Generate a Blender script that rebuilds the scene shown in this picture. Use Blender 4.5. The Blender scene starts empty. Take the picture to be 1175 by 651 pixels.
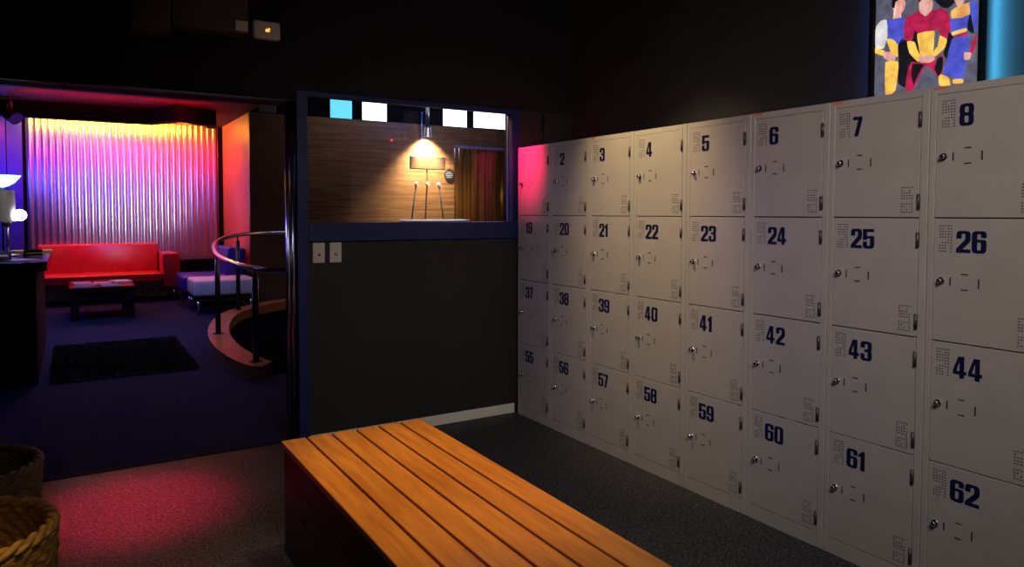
import bpy, bmesh, math, random
from mathutils import Vector, Matrix
random.seed(7)
PI = math.pi
scene = bpy.context.scene
COL = scene.collection

# ------------------------------------------------------------------ materials
def srgb(c):
    return tuple(x/12.92 if x <= .04045 else ((x+.055)/1.055)**2.4 for x in c)

def mat(name, col, rough=.5, metal=0.0, var=0.0, scale=20.0, bump=0.0, emit=None, estr=0.0, stretch=(1, 1, 1), spec=.5):
    m = bpy.data.materials.new(name); m.use_nodes = True
    nt = m.node_tree; b = nt.nodes['Principled BSDF']
    b.inputs['Base Color'].default_value = (*col, 1)
    b.inputs['Roughness'].default_value = rough
    b.inputs['Metallic'].default_value = metal
    b.inputs['Specular IOR Level'].default_value = spec
    tc = nt.nodes.new('ShaderNodeTexCoord'); mp = nt.nodes.new('ShaderNodeMapping')
    mp.inputs['Scale'].default_value = stretch
    nt.links.new(tc.outputs['Object'], mp.inputs['Vector'])
    nz = nt.nodes.new('ShaderNodeTexNoise'); nz.inputs['Scale'].default_value = scale
    nz.inputs['Detail'].default_value = 4
    nt.links.new(mp.outputs['Vector'], nz.inputs['Vector'])
    if var:
        r = nt.nodes.new('ShaderNodeValToRGB')
        r.color_ramp.elements[0].position = .3; r.color_ramp.elements[1].position = .7
        r.color_ramp.elements[0].color = (*[c*(1-var) for c in col], 1)
        r.color_ramp.elements[1].color = (*[min(1, c*(1+var)) for c in col], 1)
        nt.links.new(nz.outputs['Fac'], r.inputs['Fac'])
        nt.links.new(r.outputs['Color'], b.inputs['Base Color'])
    if bump:
        bp = nt.nodes.new('ShaderNodeBump'); bp.inputs['Strength'].default_value = bump
        bp.inputs['Distance'].default_value = .01
        nt.links.new(nz.outputs['Fac'], bp.inputs['Height'])
        nt.links.new(bp.outputs['Normal'], b.inputs['Normal'])
    if emit:
        b.inputs['Emission Color'].default_value = (*emit, 1)
        b.inputs['Emission Strength'].default_value = estr
    return m

def wood(name, dark, light, rough=.4, stretch=(14, 1.2, 14), grain=2.2, planks=None):
    m = bpy.data.materials.new(name); m.use_nodes = True
    nt = m.node_tree; b = nt.nodes['Principled BSDF']
    b.inputs['Roughness'].default_value = rough
    tc = nt.nodes.new('ShaderNodeTexCoord'); mp = nt.nodes.new('ShaderNodeMapping')
    oi = nt.nodes.new('ShaderNodeObjectInfo')
    ad = nt.nodes.new('ShaderNodeVectorMath'); ad.operation = 'ADD'
    sc = nt.nodes.new('ShaderNodeVectorMath'); sc.operation = 'SCALE'
    cb = nt.nodes.new('ShaderNodeCombineXYZ')
    for k in range(3): nt.links.new(oi.outputs['Random'], cb.inputs[k])
    nt.links.new(cb.outputs[0], sc.inputs[0]); sc.inputs['Scale'].default_value = 13.0
    nt.links.new(tc.outputs['Object'], ad.inputs[0]); nt.links.new(sc.outputs[0], ad.inputs[1])
    mp.inputs['Scale'].default_value = stretch
    nt.links.new(ad.outputs[0], mp.inputs['Vector'])
    nz = nt.nodes.new('ShaderNodeTexNoise'); nz.inputs['Scale'].default_value = grain
    nz.inputs['Detail'].default_value = 8; nz.inputs['Roughness'].default_value = .62
    nz.inputs['Distortion'].default_value = .5
    nt.links.new(mp.outputs['Vector'], nz.inputs['Vector'])
    r = nt.nodes.new('ShaderNodeValToRGB')
    r.color_ramp.elements[0].position = .32; r.color_ramp.elements[1].position = .7
    r.color_ramp.elements[0].color = (*dark, 1); r.color_ramp.elements[1].color = (*light, 1)
    nt.links.new(nz.outputs['Fac'], r.inputs['Fac'])
    last = r.outputs['Color']
    if planks:
        br = nt.nodes.new('ShaderNodeTexBrick')
        br.inputs['Scale'].default_value = 1.0
        br.inputs['Brick Width'].default_value = 3.6; br.inputs['Row Height'].default_value = planks
        br.inputs['Mortar Size'].default_value = .004
        br.inputs['Color1'].default_value = (1, 1, 1, 1); br.inputs['Color2'].default_value = (.86, .86, .86, 1)
        br.inputs['Mortar'].default_value = (.6, .6, .6, 1)
        m2 = nt.nodes.new('ShaderNodeMapping'); m2.inputs['Rotation'].default_value = (PI/2, 0, 0)
        nt.links.new(tc.outputs['Object'], m2.inputs['Vector'])
        nt.links.new(m2.outputs['Vector'], br.inputs['Vector'])
        mx = nt.nodes.new('ShaderNodeMix'); mx.data_type = 'RGBA'; mx.blend_type = 'MULTIPLY'
        mx.inputs['Factor'].default_value = 1
        nt.links.new(last, mx.inputs['A']); nt.links.new(br.outputs['Color'], mx.inputs['B'])
        last = mx.outputs['Result']
    nt.links.new(last, b.inputs['Base Color'])
    return m

def emission(name, col, strength):
    return mat(name, tuple(min(1, c) for c in col), .6, emit=col, estr=strength)

M = {}
M['locker'] = mat('locker_paint', (.39, .362, .322), .42, var=.05, scale=6)
M['locker_shade'] = mat('locker_recess_shade', (.02, .02, .022), .8)  # near-black stands for shade behind door gaps and inside holes
M['number'] = mat('number_navy', (.002, .004, .042), .7, spec=.2)
M['chrome'] = mat('chrome', (.75, .75, .78), .16, 1.0)
M['steel'] = mat('brushed_steel', (.55, .55, .6), .3, 1.0, var=.1, scale=60, stretch=(1, 1, .05))
M['dark_steel'] = mat('dark_steel', (.06, .06, .075), .35, 1.0)
M['hinge'] = mat('hinge_metal', (.1, .09, .085), .45, .7)
M['orange'] = mat('orange_sticker', (.75, .16, .06), .6)
M['black'] = mat('black_matte', (.006, .006, .008), .8, spec=.12)
M['black_gloss'] = mat('black_lacquer', (.006, .006, .008), .12)
M['wall'] = mat('charcoal_paint', (.02, .019, .017), .7, var=.1, scale=3)
M['wall_dark'] = mat('dark_paint', (.0045, .0045, .006), .8, var=.1, scale=3)
M['wall_right'] = mat('right_wall_paint', (.022, .021, .021), .6, var=.08, scale=3)
M['blue_frame'] = mat('navy_gloss_paint', (.01, .018, .11), .45)
M['cream'] = mat('cream_paint', (.85, .8, .68), .5)
M['plastic'] = mat('ivory_plastic', (.7, .66, .58), .4)
M['plastic_dim'] = mat('beige_metal', (.09, .08, .065), .6)
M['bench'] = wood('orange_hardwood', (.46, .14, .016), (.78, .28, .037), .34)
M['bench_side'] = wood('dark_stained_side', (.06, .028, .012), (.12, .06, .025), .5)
M['curb'] = wood('varnished_curb', (.28, .1, .03), (.5, .21, .07), .3, stretch=(6, 2, 10))
M['panel'] = wood('plank_panelling', (.09, .042, .018), (.30, .16, .075), .42, stretch=(.45, .45, 9), grain=3.0, planks=.34)
M['panel_dark'] = wood('dark_veneer', (.05, .025, .012), (.11, .055, .025), .45, stretch=(.6, .6, 12), grain=3.0)
M['red_leather'] = mat('red_leather', (.62, .03, .03), .32, var=.12, scale=9, bump=.25)
M['red_leather_dark'] = mat('dark_red_base', (.05, .004, .006), .5)
M['blue_leather'] = mat('blue_leather', (.02, .025, .36), .35, var=.1, scale=9, bump=.15)
M['white_leather'] = mat('white_leather', (.72, .66, .7), .38, var=.05, scale=9, bump=.12)
M['carpet'] = mat('navy_carpet', (.014, .02, .055), .95, spec=.1, var=.45, scale=180, bump=.4)
M['ceiling'] = mat('ceiling_paint', (.012, .012, .014), .8)
M['ceiling_lounge'] = mat('lounge_ceiling', (.05, .02, .02), .7, var=.5, scale=4)
M['bulkhead'] = mat('bulkhead_paint', (.006, .006, .012), .9, spec=.1, var=.2, scale=5)
M['red_lit_wall'] = mat('red_lit_wall_tint', (.62, .16, .16), .45, var=.05, scale=3)  # red light falling on the side wall is mixed into its colour
M['blue_lit_wall'] = mat('grooved_wall', (.08, .08, .4), .6, var=.1, scale=3)  # base colour carries the blue light that falls on this wall
M['wicker'] = mat('golden_wicker', (.36, .2, .055), .55, var=.45, scale=30, stretch=(1, 1, 3), bump=.5)
M['wicker_dark'] = mat('brown_wicker', (.16, .09, .035), .6, var=.45, scale=30, stretch=(1, 1, 3), bump=.5)
M['passage'] = mat('passage_paint', (.25, .17, .08), .6, var=.9, scale=3, stretch=(3, 1, .2))
M['trim_dark'] = mat('trim_dark', (.01, .01, .02), .35)
M['silver_shade'] = mat('silver_shade', (.55, .55, .58), .4, .3)
M['stairwell'] = mat('stairwell_carpet', (.0025, .0025, .003), .95, spec=.0)
M['jamb'] = mat('blue_tinted_jamb', (.42, .42, .62), .2, 1.0)  # blue of reflected lounge light put into the metal colour
M['rug'] = mat('black_shag', (.012, .011, .012), .9, var=.4, scale=60)
M['rubber'] = mat('black_rubber', (.012, .012, .012), .8)
M['paper'] = mat('white_paper', (.75, .74, .76), .6)
M['tan_board'] = mat('tan_board', (.45, .3, .17), .5, var=.1, scale=8)
M['yellow'] = mat('yellow_card', (.85, .5, .04), .5)
M['pinkprint'] = mat('magazine_print', (.5, .35, .4), .35, var=.6, scale=30)
M['darkprint'] = mat('dark_magazine_print', (.06, .05, .08), .3, var=.7, scale=25)
M['clearplastic'] = mat('smoky_plastic', (.3, .32, .38), .15)
M['led_orange'] = emission('orange_led', (1, .25, .03), 3)
M['led_red'] = emission('red_led', (1, .02, .02), 4)
M['lamp_white'] = emission('bulb_glow', (1, .97, 1), 7)
M['bowl_glow'] = emission('bowl_glow', (.25, .75, 1), 4)
M['screen_a'] = emission('cyan_screen', (.12, .6, .9), 1.3)
M['screen_b'] = emission('white_screen', (.75, .95, 1), 3)
M['screen_c'] = emission('white_screen_soft', (.8, .97, 1), 3)
M['sign'] = mat('sign_black', (.01, .012, .02), .4)
M['signtext'] = mat('sign_pale', (.22, .24, .28), .5)

def floor_mat():
    m = mat('speckled_vinyl', (.03, .032, .036), .5, spec=.12)
    nt = m.node_tree; b = nt.nodes['Principled BSDF']
    tc = nt.nodes.new('ShaderNodeTexCoord')
    prev = None
    for (sc, col, lo, hi) in ((95, (.13, .13, .135), .57, .64), (140, (.2, .18, .1), .62, .68), (60, (.009, .009, .012), .57, .65)):
        nz = nt.nodes.new('ShaderNodeTexNoise'); nz.inputs['Scale'].default_value = sc; nz.inputs['Detail'].default_value = 2
        nt.links.new(tc.outputs['Object'], nz.inputs['Vector'])
        r = nt.nodes.new('ShaderNodeValToRGB'); r.color_ramp.elements[0].position = lo; r.color_ramp.elements[1].position = hi
        nt.links.new(nz.outputs['Fac'], r.inputs['Fac'])
        mx = nt.nodes.new('ShaderNodeMix'); mx.data_type = 'RGBA'
        nt.links.new(r.outputs['Color'], mx.inputs['Factor'])
        if prev: nt.links.new(prev, mx.inputs['A'])
        else: mx.inputs['A'].default_value = (.028, .030, .036, 1)
        mx.inputs['B'].default_value = (*col, 1)
        prev = mx.outputs['Result']
    nt.links.new(prev, b.inputs['Base Color'])
    return m
M['vinyl'] = floor_mat()

def glassy(name, tint, gloss_rough, fac_lo, fac_hi):
    m = bpy.data.materials.new(name); m.use_nodes = True
    nt = m.node_tree; nt.nodes.clear()
    o = nt.nodes.new('ShaderNodeOutputMaterial'); mx = nt.nodes.new('ShaderNodeMixShader')
    t = nt.nodes.new('ShaderNodeBsdfTransparent'); t.inputs['Color'].default_value = (*tint, 1)
    g = nt.nodes.new('ShaderNodeBsdfGlossy'); g.inputs['Roughness'].default_value = gloss_rough
    fr = nt.nodes.new('ShaderNodeFresnel'); fr.inputs['IOR'].default_value = 1.45
    mr = nt.nodes.new('ShaderNodeMapRange'); mr.inputs['To Min'].default_value = fac_lo; mr.inputs['To Max'].default_value = fac_hi
    nt.links.new(fr.outputs[0], mr.inputs['Value']); nt.links.new(mr.outputs[0], mx.inputs['Fac'])
    nt.links.new(t.outputs[0], mx.inputs[1]); nt.links.new(g.outputs[0], mx.inputs[2])
    nt.links.new(mx.outputs[0], o.inputs['Surface'])
    return m
M['glass'] = glassy('clear_glass', (.96, .98, 1), .02, 0, .8)
M['pvc'] = glassy('amber_pvc', (.66, .52, .36), .22, .10, .9)

def corrugated_mat():
    m = mat('galvanised_sheet', (.74, .72, .76), .30, .95)
    return m
M['corr'] = corrugated_mat()

# ------------------------------------------------------------------ mesh helper
class MB:
    def __init__(s): s.bm = bmesh.new(); s.mi = 0
    def _mark(s, faces):
        for f in faces: f.material_index = s.mi
    def box(s, x0, x1, y0, y1, z0, z1, bev=0.0, seg=2, rot=None, at=None):
        vs = [s.bm.verts.new((x, y, z)) for x in (x0, x1) for y in (y0, y1) for z in (z0, z1)]
        idx = [(0, 1, 3, 2), (4, 6, 7, 5), (0, 4, 5, 1), (2, 3, 7, 6), (0, 2, 6, 4), (1, 5, 7, 3)]
        fs = [s.bm.faces.new([vs[i] for i in q]) for q in idx]
        s._mark(fs)
        if rot is not None:
            bmesh.ops.transform(s.bm, matrix=Matrix.Translation(at) @ rot @ Matrix.Translation(-Vector(at)), verts=vs)
        if bev:
            es = list({e for f in fs for e in f.edges})
            r = bmesh.ops.bevel(s.bm, geom=es, offset=bev, segments=seg, affect='EDGES', profile=.5)
            s._mark(r['faces'])
        return s
    def cyl(s, p0, p1, r0, r1=None, n=20, cap=True):
        r1 = r0 if r1 is None else r1
        p0, p1 = Vector(p0), Vector(p1); d = (p1-p0).normalized()
        a = d.orthogonal().normalized(); b = d.cross(a)
        A = [s.bm.verts.new(p0+(a*math.cos(t)+b*math.sin(t))*r0) for t in [2*PI*i/n for i in range(n)]]
        B = [s.bm.verts.new(p1+(a*math.cos(t)+b*math.sin(t))*r1) for t in [2*PI*i/n for i in range(n)]]
        fs = [s.bm.faces.new((A[i], A[(i+1) % n], B[(i+1) % n], B[i])) for i in range(n)]
        for f in fs: f.smooth = True
        if cap: fs += [s.bm.faces.new(A[::-1]), s.bm.faces.new(B)]
        s._mark(fs); return s
    def tube(s, pts, r, n=14, closed=False):
        pts = [Vector(p) for p in pts]; rings = []; up = None; N = len(pts)
        for i, p in enumerate(pts):
            a = pts[(i-1) % N] if (closed or i) else p
            b = pts[(i+1) % N] if (closed or i < N-1) else p
            d = (b-a).normalized()
            if up is None: up = d.orthogonal().normalized()
            up = (up - d*up.dot(d)).normalized(); sd = d.cross(up)
            rr = r[i] if isinstance(r, (list, tuple)) else r
            rings.append([s.bm.verts.new(p+(up*math.cos(2*PI*k/n)+sd*math.sin(2*PI*k/n))*rr) for k in range(n)])
        fs = []
        for i in range(N if closed else N-1):
            A, B = rings[i], rings[(i+1) % N]
            fs += [s.bm.faces.new((A[k], A[(k+1) % n], B[(k+1) % n], B[k])) for k in range(n)]
        for f in fs: f.smooth = True
        if not closed: fs += [s.bm.faces.new(rings[0][::-1]), s.bm.faces.new(rings[-1])]
        s._mark(fs); return s
    def lathe(s, prof, n=32, c=(0, 0, 0), smooth=True):
        c = Vector(c); R = []
        for (r, z) in prof:
            R.append([s.bm.verts.new(c+Vector((r*math.cos(2*PI*k/n), r*math.sin(2*PI*k/n), z))) for k in range(n)])
        fs = []
        for A, B in zip(R, R[1:]):
            fs += [s.bm.faces.new((A[k], A[(k+1) % n], B[(k+1) % n], B[k])) for k in range(n)]
        for f in fs: f.smooth = smooth
        if prof[0][0] > 1e-6: fs.append(s.bm.faces.new(R[0][::-1]))
        if prof[-1][0] > 1e-6: fs.append(s.bm.faces.new(R[-1]))
        s._mark(fs); return s
    def prism(s, poly, z0, z1):
        A = [s.bm.verts.new((x, y, z0)) for x, y in poly]; B = [s.bm.verts.new((x, y, z1)) for x, y in poly]
        n = len(poly)
        fs = [s.bm.faces.new((A[i], A[(i+1) % n], B[(i+1) % n], B[i])) for i in range(n)]
        fs += [s.bm.faces.new(A[::-1]), s.bm.faces.new(B)]
        s._mark(fs); return s
    def quad(s, pts):
        f = s.bm.faces.new([s.bm.verts.new(p) for p in pts]); s._mark([f]); return s
    def build(s, name, mats, parent=None, smooth=False):
        bmesh.ops.remove_doubles(s.bm, verts=s.bm.verts, dist=1e-6)
        bmesh.ops.recalc_face_normals(s.bm, faces=s.bm.faces)
        me = bpy.data.meshes.new(name); s.bm.to_mesh(me); s.bm.free()
        for m in (mats if isinstance(mats, (list, tuple)) else [mats]): me.materials.append(m)
        if smooth:
            for p in me.polygons: p.use_smooth = True
        return link(name, me, parent)

def link(name, me, parent=None):
    o = bpy.data.objects.new(name, me); COL.objects.link(o)
    if parent is not None: o.parent = parent
    return o
def tag(o, label, cat, group=None, kind=None):
    o['label'] = label; o['category'] = cat
    if group: o['group'] = group
    if kind: o['kind'] = kind
    return o
def thing(name, label, cat, loc=(0, 0, 0), rz=0, group=None):
    o = bpy.data.objects.new(name, None); COL.objects.link(o)
    o.empty_display_size = .1
    o.location = loc; o.rotation_euler = (0, 0, rz)
    return tag(o, label, cat, group)
def struct(o):
    o['kind'] = 'structure'; return o
def spline(pts, n=10):
    pts = [Vector(p) for p in pts]; P = [2*pts[0]-pts[1]]+pts+[2*pts[-1]-pts[-2]]; out = []
    for i in range(1, len(P)-2):
        a, b, c, d = P[i-1:i+3]
        for k in range(n):
            t = k/n
            out.append(.5*((2*b)+(c-a)*t+(2*a-5*b+4*c-d)*t*t+(-a+3*b-3*c+d)*t**3))
    out.append(pts[-1]); return out

# ------------------------------------------------------------------ condensed numerals
W_, S_ = .61, .225
def digit_contours(d):
    W, s, R = W_, S_, .2
    hole = [(s, .14, .06), (W-s, .14, .06), (W-s, .86, .06), (s, .86, .06)]
    six = ([(0, 0, R), (W, 0, R), (W, .62, .15), (s, .62, .02), (s, .86, .06), (W-s, .86, .06), (W-s, .70, 0), (W, .70, 0), (W, 1, R), (0, 1, R)],
           [(s, .14, .06), (W-s, .14, .06), (W-s, .49, .06), (s, .49, .06)])
    return {
     '0': ([(0, 0, R), (W, 0, R), (W, 1, R), (0, 1, R)], hole),
     '1': ([(.12, 0, 0), (.35, 0, 0), (.35, 1, 0), (.19, 1, 0), (.13, .9, .03), (0, .82, .02), (0, .66, 0), (.12, .72, 0)],),
     '2': ([(0, 0, 0), (W, 0, 0), (W, .16, 0), (.27, .16, 0), (W-.02, .5, .08), (W, .6, .1), (W, 1, R), (0, 1, R), (0, .64, 0), (s, .64, 0), (s, .86, .06), (W-s, .86, .06), (W-s, .62, .05), (0, .17, .02)],),
     '3': ([(0, 0, R), (W, 0, R), (W, .47, .08), (W-.06, .525, .02), (W, .58, .08), (W, 1, R), (0, 1, R), (0, .66, 0), (s, .66, 0), (s, .86, .06), (W-s, .86, .06), (W-s, .6, .05), (.2, .59, 0), (.2, .45, 0), (W-s, .45, .05), (W-s, .14, .06), (s, .14, .06), (s, .36, 0), (0, .36, 0)],),
     '4': ([(.28, 0, 0), (.48, 0, 0), (.48, .17, 0), (.58, .17, 0), (.58, .33, 0), (.48, .33, 0), (.48, 1, 0), (.22, 1, 0), (0, .35, 0), (0, .17, 0), (.28, .17, 0)], [(.28, .33, 0), (.28, .76, 0), (.15, .33, 0)]),
     '5': ([(0, 1, 0), (W-.02, 1, 0), (W-.02, .84, 0), (s, .84, 0), (s, .63, .02), (W, .66, .14), (W, 0, R), (0, 0, R), (0, .36, 0), (s, .36, 0), (s, .14, .06), (W-s, .14, .06), (W-s, .52, .06), (s, .52, .04), (s, .44, 0), (0, .44, 0)],),
     '6': six,
     '7': ([(.07, 0, 0), (.29, 0, 0), (.5, .82, 0), (.5, 1, 0), (0, 1, 0), (0, .83, 0), (.28, .83, 0)],),
     '8': ([(0, 0, R), (W, 0, R), (W, .47, .07), (W-.05, .525, .03), (W, .58, .07), (W, 1, R), (0, 1, R), (0, .58, .07), (.05, .525, .03), (0, .47, .07)],
           [(s, .14, .06), (W-s, .14, .06), (W-s, .45, .05), (s, .45, .05)], [(s, .6, .05), (W-s, .6, .05), (W-s, .86, .06), (s, .86, .06)]),
     '9': tuple([(W-x, 1-y, r) for x, y, r in c] for c in six),
    }[d]
def rounded(c, k=5):
    out = []; n = len(c)
    for i, (x, y, r) in enumerate(c):
        p = Vector((x, y))
        if r <= 0: out.append(p); continue
        a = Vector(c[i-1][:2]); b = Vector(c[(i+1) % n][:2])
        r1 = min(r, (a-p).length*.49); r2 = min(r, (b-p).length*.49)
        q0 = p+(a-p).normalized()*r1; q1 = p+(b-p).normalized()*r2
        for j in range(k+1):
            t = j/k; out.append(q0*(1-t)**2+p*2*t*(1-t)+q1*t*t)
    return out
_cache = {}
def number_mesh(txt, h=.0745, tone='number'):
    if (txt, h, tone) in _cache: return _cache[(txt, h, tone)]
    cu = bpy.data.curves.new('number', 'CURVE'); cu.dimensions = '2D'; cu.fill_mode = 'BOTH'; cu.extrude = .0004
    x = 0
    for ch in txt:
        for c in digit_contours(ch):
            pts = rounded(c); sp = cu.splines.new('POLY'); sp.points.add(len(pts)-1)
            for q, p in zip(sp.points, pts): q.co = ((p.x+x)*h, p.y*h, 0, 1)
            sp.use_cyclic_u = True
        x += (W_ if ch != '1' else .37)+.05
    tmp = bpy.data.objects.new('tmp', cu); COL.objects.link(tmp)
    dg = bpy.context.evaluated_depsgraph_get()
    me = bpy.data.meshes.new_from_object(tmp.evaluated_get(dg)); me.name = 'number_'+txt
    bpy.data.objects.remove(tmp); bpy.data.curves.remove(cu)
    me.materials.clear(); me.materials.append(M[tone]); _cache[(txt, h, tone)] = me
    return me

# ------------------------------------------------------------------ lockers
LX, LY0, LW, LH = 2.567, 4.0884, .387, 1.8
ROWS = [1.774, 1.346, .918, .491]; DH = .427
DL, DR = .0225, .3575
def door_mesh():
    b = MB(); g = .0016
    b.box(DL+g, DR-g, 0, .018, -DH+g, -g, bev=.0012, seg=1)
    b.mi = 1
    e = -.0004
    def slot(x0, x1, z0, z1): b.box(x0, x1, e, .001, z0, z1)
    slot(.0788, .0838, -.2325, -.2035); slot(.1697, .1747, -.235, -.2035)
    slot(.1165, .1390, -.193, -.1885); slot(.1165, .1390, -.2455, -.241)
    rnd = random.Random(3)
    for (x0, x1, z0, z1) in ((.0445, .082, -.0265, -.114), (.294, .3315, -.319, -.407)):
        for i in range(5):
            for j in range(10):
                if rnd.random() < .22: continue
                x = x0+(x1-x0)*i/4; z = z0+(z1-z0)*j/9
                slot(x-.0026, x+.0026, z-.0019, z+.0019)
    me_o = b.build('door', [M['locker'], M['locker_shade']])
    me = me_o.data; bpy.data.objects.remove(me_o); return me
def lock_mesh():
    b = MB()
    b.cyl((0, .002, 0), (0, -.004, 0), .0125, .0125); b.cyl((0, -.004, 0), (0, -.017, 0), .0098, .0088)
    b.cyl((0, -.017, 0), (0, -.0185, 0), .0088, .006); b.mi = 1
    b.box(-.001, .001, -.0192, -.0180, -.004, .004)
    o = b.build('lock', [M['chrome'], M['locker_shade']]); me = o.data; bpy.data.objects.remove(o); return me
def hinge_mesh():
    b = MB(); b.cyl((0, -.002, -.027), (0, -.002, .027), .0055, n=12); b.box(-.003, .0065, -.001, .003, -.024, .024)
    o = b.build('hinge', M['hinge']); me = o.data; bpy.data.objects.remove(o); return me
def body_mesh():
    b = MB(); w = LW-.0012; t = .002; D = .45
    b.mi = 1; b.box(DL-.001, DR+.001, .019, .03, .06, 1.776)          # dark sheet painted as the shade in the door gaps
    b.mi = 0
    b.box(.0006, DL, 0, D, 0, LH, bev=.002, seg=1); b.box(DR, w, 0, D, 0, LH, bev=.002, seg=1)
    b.box(DL, DR, .0005, D, ROWS[0], LH-.0005); b.box(DL, DR, .0005, D, .0005, .0635)
    b.box(DL, DR, D-.01, D, .06, 1.776)
    o = b.build('body', [M['locker'], M['locker_shade']]); me = o.data; bpy.data.objects.remove(o); return me
DM, LM, HM, BM = door_mesh(), lock_mesh(), hinge_mesh(), body_mesh()
for c in range(8):
    nums = [c+1+18*r for r in range(4)]
    if c == 0: lab = 'grey steel four-door locker against the back wall, doors 19, 37 and 55'
    else: lab = 'grey steel four-door locker numbered %d, %d, %d and %d' % tuple(nums)
    L = thing('locker', lab, 'locker', (LX, LY0-c*LW, 0), -PI/2, 'bank of grey lockers')
    link('body', BM, L)
    for r in range(4):
        d = link('door', DM, L); d.location = (0, 0, ROWS[r])
        if not (c == 0 and r == 0):
            txt = str(nums[r]); n = link('number', number_mesh(txt), d)
            n.rotation_euler = (PI/2, 0, 0); n.location = (.0985, -.0006, -.117)
            d['label'] = 'locker door numbered %s' % txt
        else: d['label'] = 'locker door without a number'
        k = link('lock', LM, d); k.location = (.0515, 0, -.2165)
        for hz in (-.078, -.370):
            h = link('hinge', HM, d); h.location = (.3548, 0, hz)
    if c in (2, 5, 6, 7):
        b = MB(); b.box(.011, .056, -.0004, .0005, 1.7905, 1.7985); s = b.build('sticker', M['orange'], L); s['label'] = 'small orange sticker'

# ------------------------------------------------------------------ near room shell
YB = 4.129
b = MB(); b.box(-3.2, 3.04, -2.0, 4.30, -.1, 0); struct(b.build('floor', M['vinyl']))
b = MB(); b.box(-3.2, 8.0, 4.30, 14.0, -.1, 0); struct(b.build('floor_lounge', M['carpet']))
b = MB(); b.box(-3.2, 1.121, 4.285, 4.315, 0, .004); struct(b.build('trim_1', M['black']))
b = MB(); b.box(-3.3, 3.14, -2.1, 4.33, 2.9, 3.0); struct(b.build('ceiling', M['ceiling']))
b = MB(); b.box(3.04, 3.14, -2.1, 4.33, 0, 2.9); struct(b.build('wall_right', M['wall_right']))
b = MB(); b.box(-3.3, -3.2, -2.1, 14.0, 0, 3.4); struct(b.build('wall_left', M['wall_dark']))
b = MB(); b.box(-3.2, 3.04, -2.1, -2.0, 0, 2.9); struct(b.build('wall_front', M['wall_dark']))
b = MB()
b.box(1.121, 3.04, YB, 4.33, 0, 1.19)                   # below the window
b.box(2.61, 3.04, YB, 4.33, 1.19, 2.06)                 # right of the window
struct(b.build('wall_back', M['wall']))
b = MB(); b.box(-3.2, 3.04, YB, 4.33, 2.06, 2.9); b.box(-3.2, 1.042, YB, 4.33, 1.99, 2.06); b.box(1.042, 1.121, YB, 4.33, 1.99, 2.06)
struct(b.build('wall_back_header', M['wall_dark']))
b = MB(); b.box(1.121, 2.56, YB-.012, YB, 0, .0657, bev=.004, seg=2); struct(b.build('baseboard_back', M['cream']))
# window
b = MB()
b.box(1.100, 1.162, YB-.02, 4.33, .0, 2.06, bev=.004); b.box(1.162, 2.60, YB-.02, 4.33, 1.195, 1.304, bev=.004)
b.box(2.534, 2.61, YB-.01, YB+.03, 1.304, 2.06, bev=.004); b.box(1.162, 2.534, YB-.01, YB+.03, 2.028, 2.06, bev=.004)
w = struct(b.build('window_1', M['blue_frame']))
b = MB(); b.box(1.163, 2.609, 4.235, 4.241, 1.305, 2.058); b.build('pane', M['glass'], w)
b = MB(); b.box(2.582, 2.6085, 4.243, 4.262, 1.305, 2.058, bev=.002); b.build('glazing_bead', M['steel'], w)
# bright aluminium jamb at the opening
b = MB()
b.cyl((1.050, YB+.0, 0.0), (1.050, YB+.0, 1.99), .011); b.cyl((1.076, YB+.0, 0.0), (1.076, YB+.0, 1.99), .013)
struct(b.build('trim_2', M['jamb']))
b = MB(); b.box(1.047, 1.099, YB+.012, YB+.05, 0, 1.99); struct(b.build('trim_6', M['black']))
b = MB(); b.box(-3.2, 1.05, YB-.02, YB-.001, 1.985, 2.0, bev=.003); struct(b.build('trim_3', M['trim_dark']))
# conduit in the corner
b = MB(); b.cyl((2.788, YB-.011, 0), (2.788, YB-.011, 2.04), .011); b.box(2.772, 2.804, YB-.014, YB, 1.9, 1.915)
tag(b.build('conduit', M['steel']), 'thin vertical conduit on the back wall behind the first locker', 'conduit')

# switches
for i, x in enumerate((1.224, 1.3235)):
    t = thing('light_switch', ['ivory switch plate with a round button, nearer the blue door frame', 'ivory switch plate with a small toggle, right of the other plate'][i], 'switch', (x, YB, 1.130), 0, 'switch plates below the window')
    b = MB(); b.box(-.0355, .0355, -.009, 0, -.059, .059, bev=.004); b.build('plate', M['plastic'], t)
    b = MB()
    if i == 0: b.cyl((.001, -.008, -.012), (.001, -.013, -.012), .0075)
    else: b.box(-.006, .012, -.012, -.008, -.016, -.010, bev=.001); b.box(-.007, -.002, -.0125, -.008, -.014, .0, bev=.001)
    b.build('button' if i == 0 else 'toggle', M['dark_steel'], t)

# detector and cabinets on the header wall
t = thing('motion_detector', 'small white motion detector with an orange light high on the back wall', 'detector', (.9375, YB, 2.3635))
b = MB(); b.box(-.073, .073, -.05, 0, -.05, .05, bev=.014, seg=3); b.build('housing', M['plastic'], t)
b = MB(); b.box(-.008, .012, -.052, -.049, -.01, .004, bev=.001); b.box(.006, .014, -.052, -.049, .002, .01, bev=.001); b.build('indicator_light', M['led_orange'], t)
t = thing('wall_cabinet', 'dim beige metal box high on the back wall, left of the wider one', 'cabinet', (.355, YB, 2.26))
b = MB(); b.box(-.09, .09, -.16, 0, 0, .5, bev=.006); b.build('housing', M['plastic_dim'], t)
b = MB(); b.box(-.082, .082, -.164, -.158, .01, .49, bev=.003); b.build('cover', M['plastic_dim'], t)
t = thing('wall_cabinet', 'wide dim beige metal box high on the back wall beside the motion detector', 'cabinet', (.64, YB, 2.31))
b = MB(); b.box(-.185, .185, -.12, 0, 0, .45, bev=.006); b.build('housing', M['plastic_dim'], t)
b = MB(); b.box(.115, .18, -.135, -.119, .01, .065, bev=.004); b.build('latch_block', M['plastic'], t)

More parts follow.
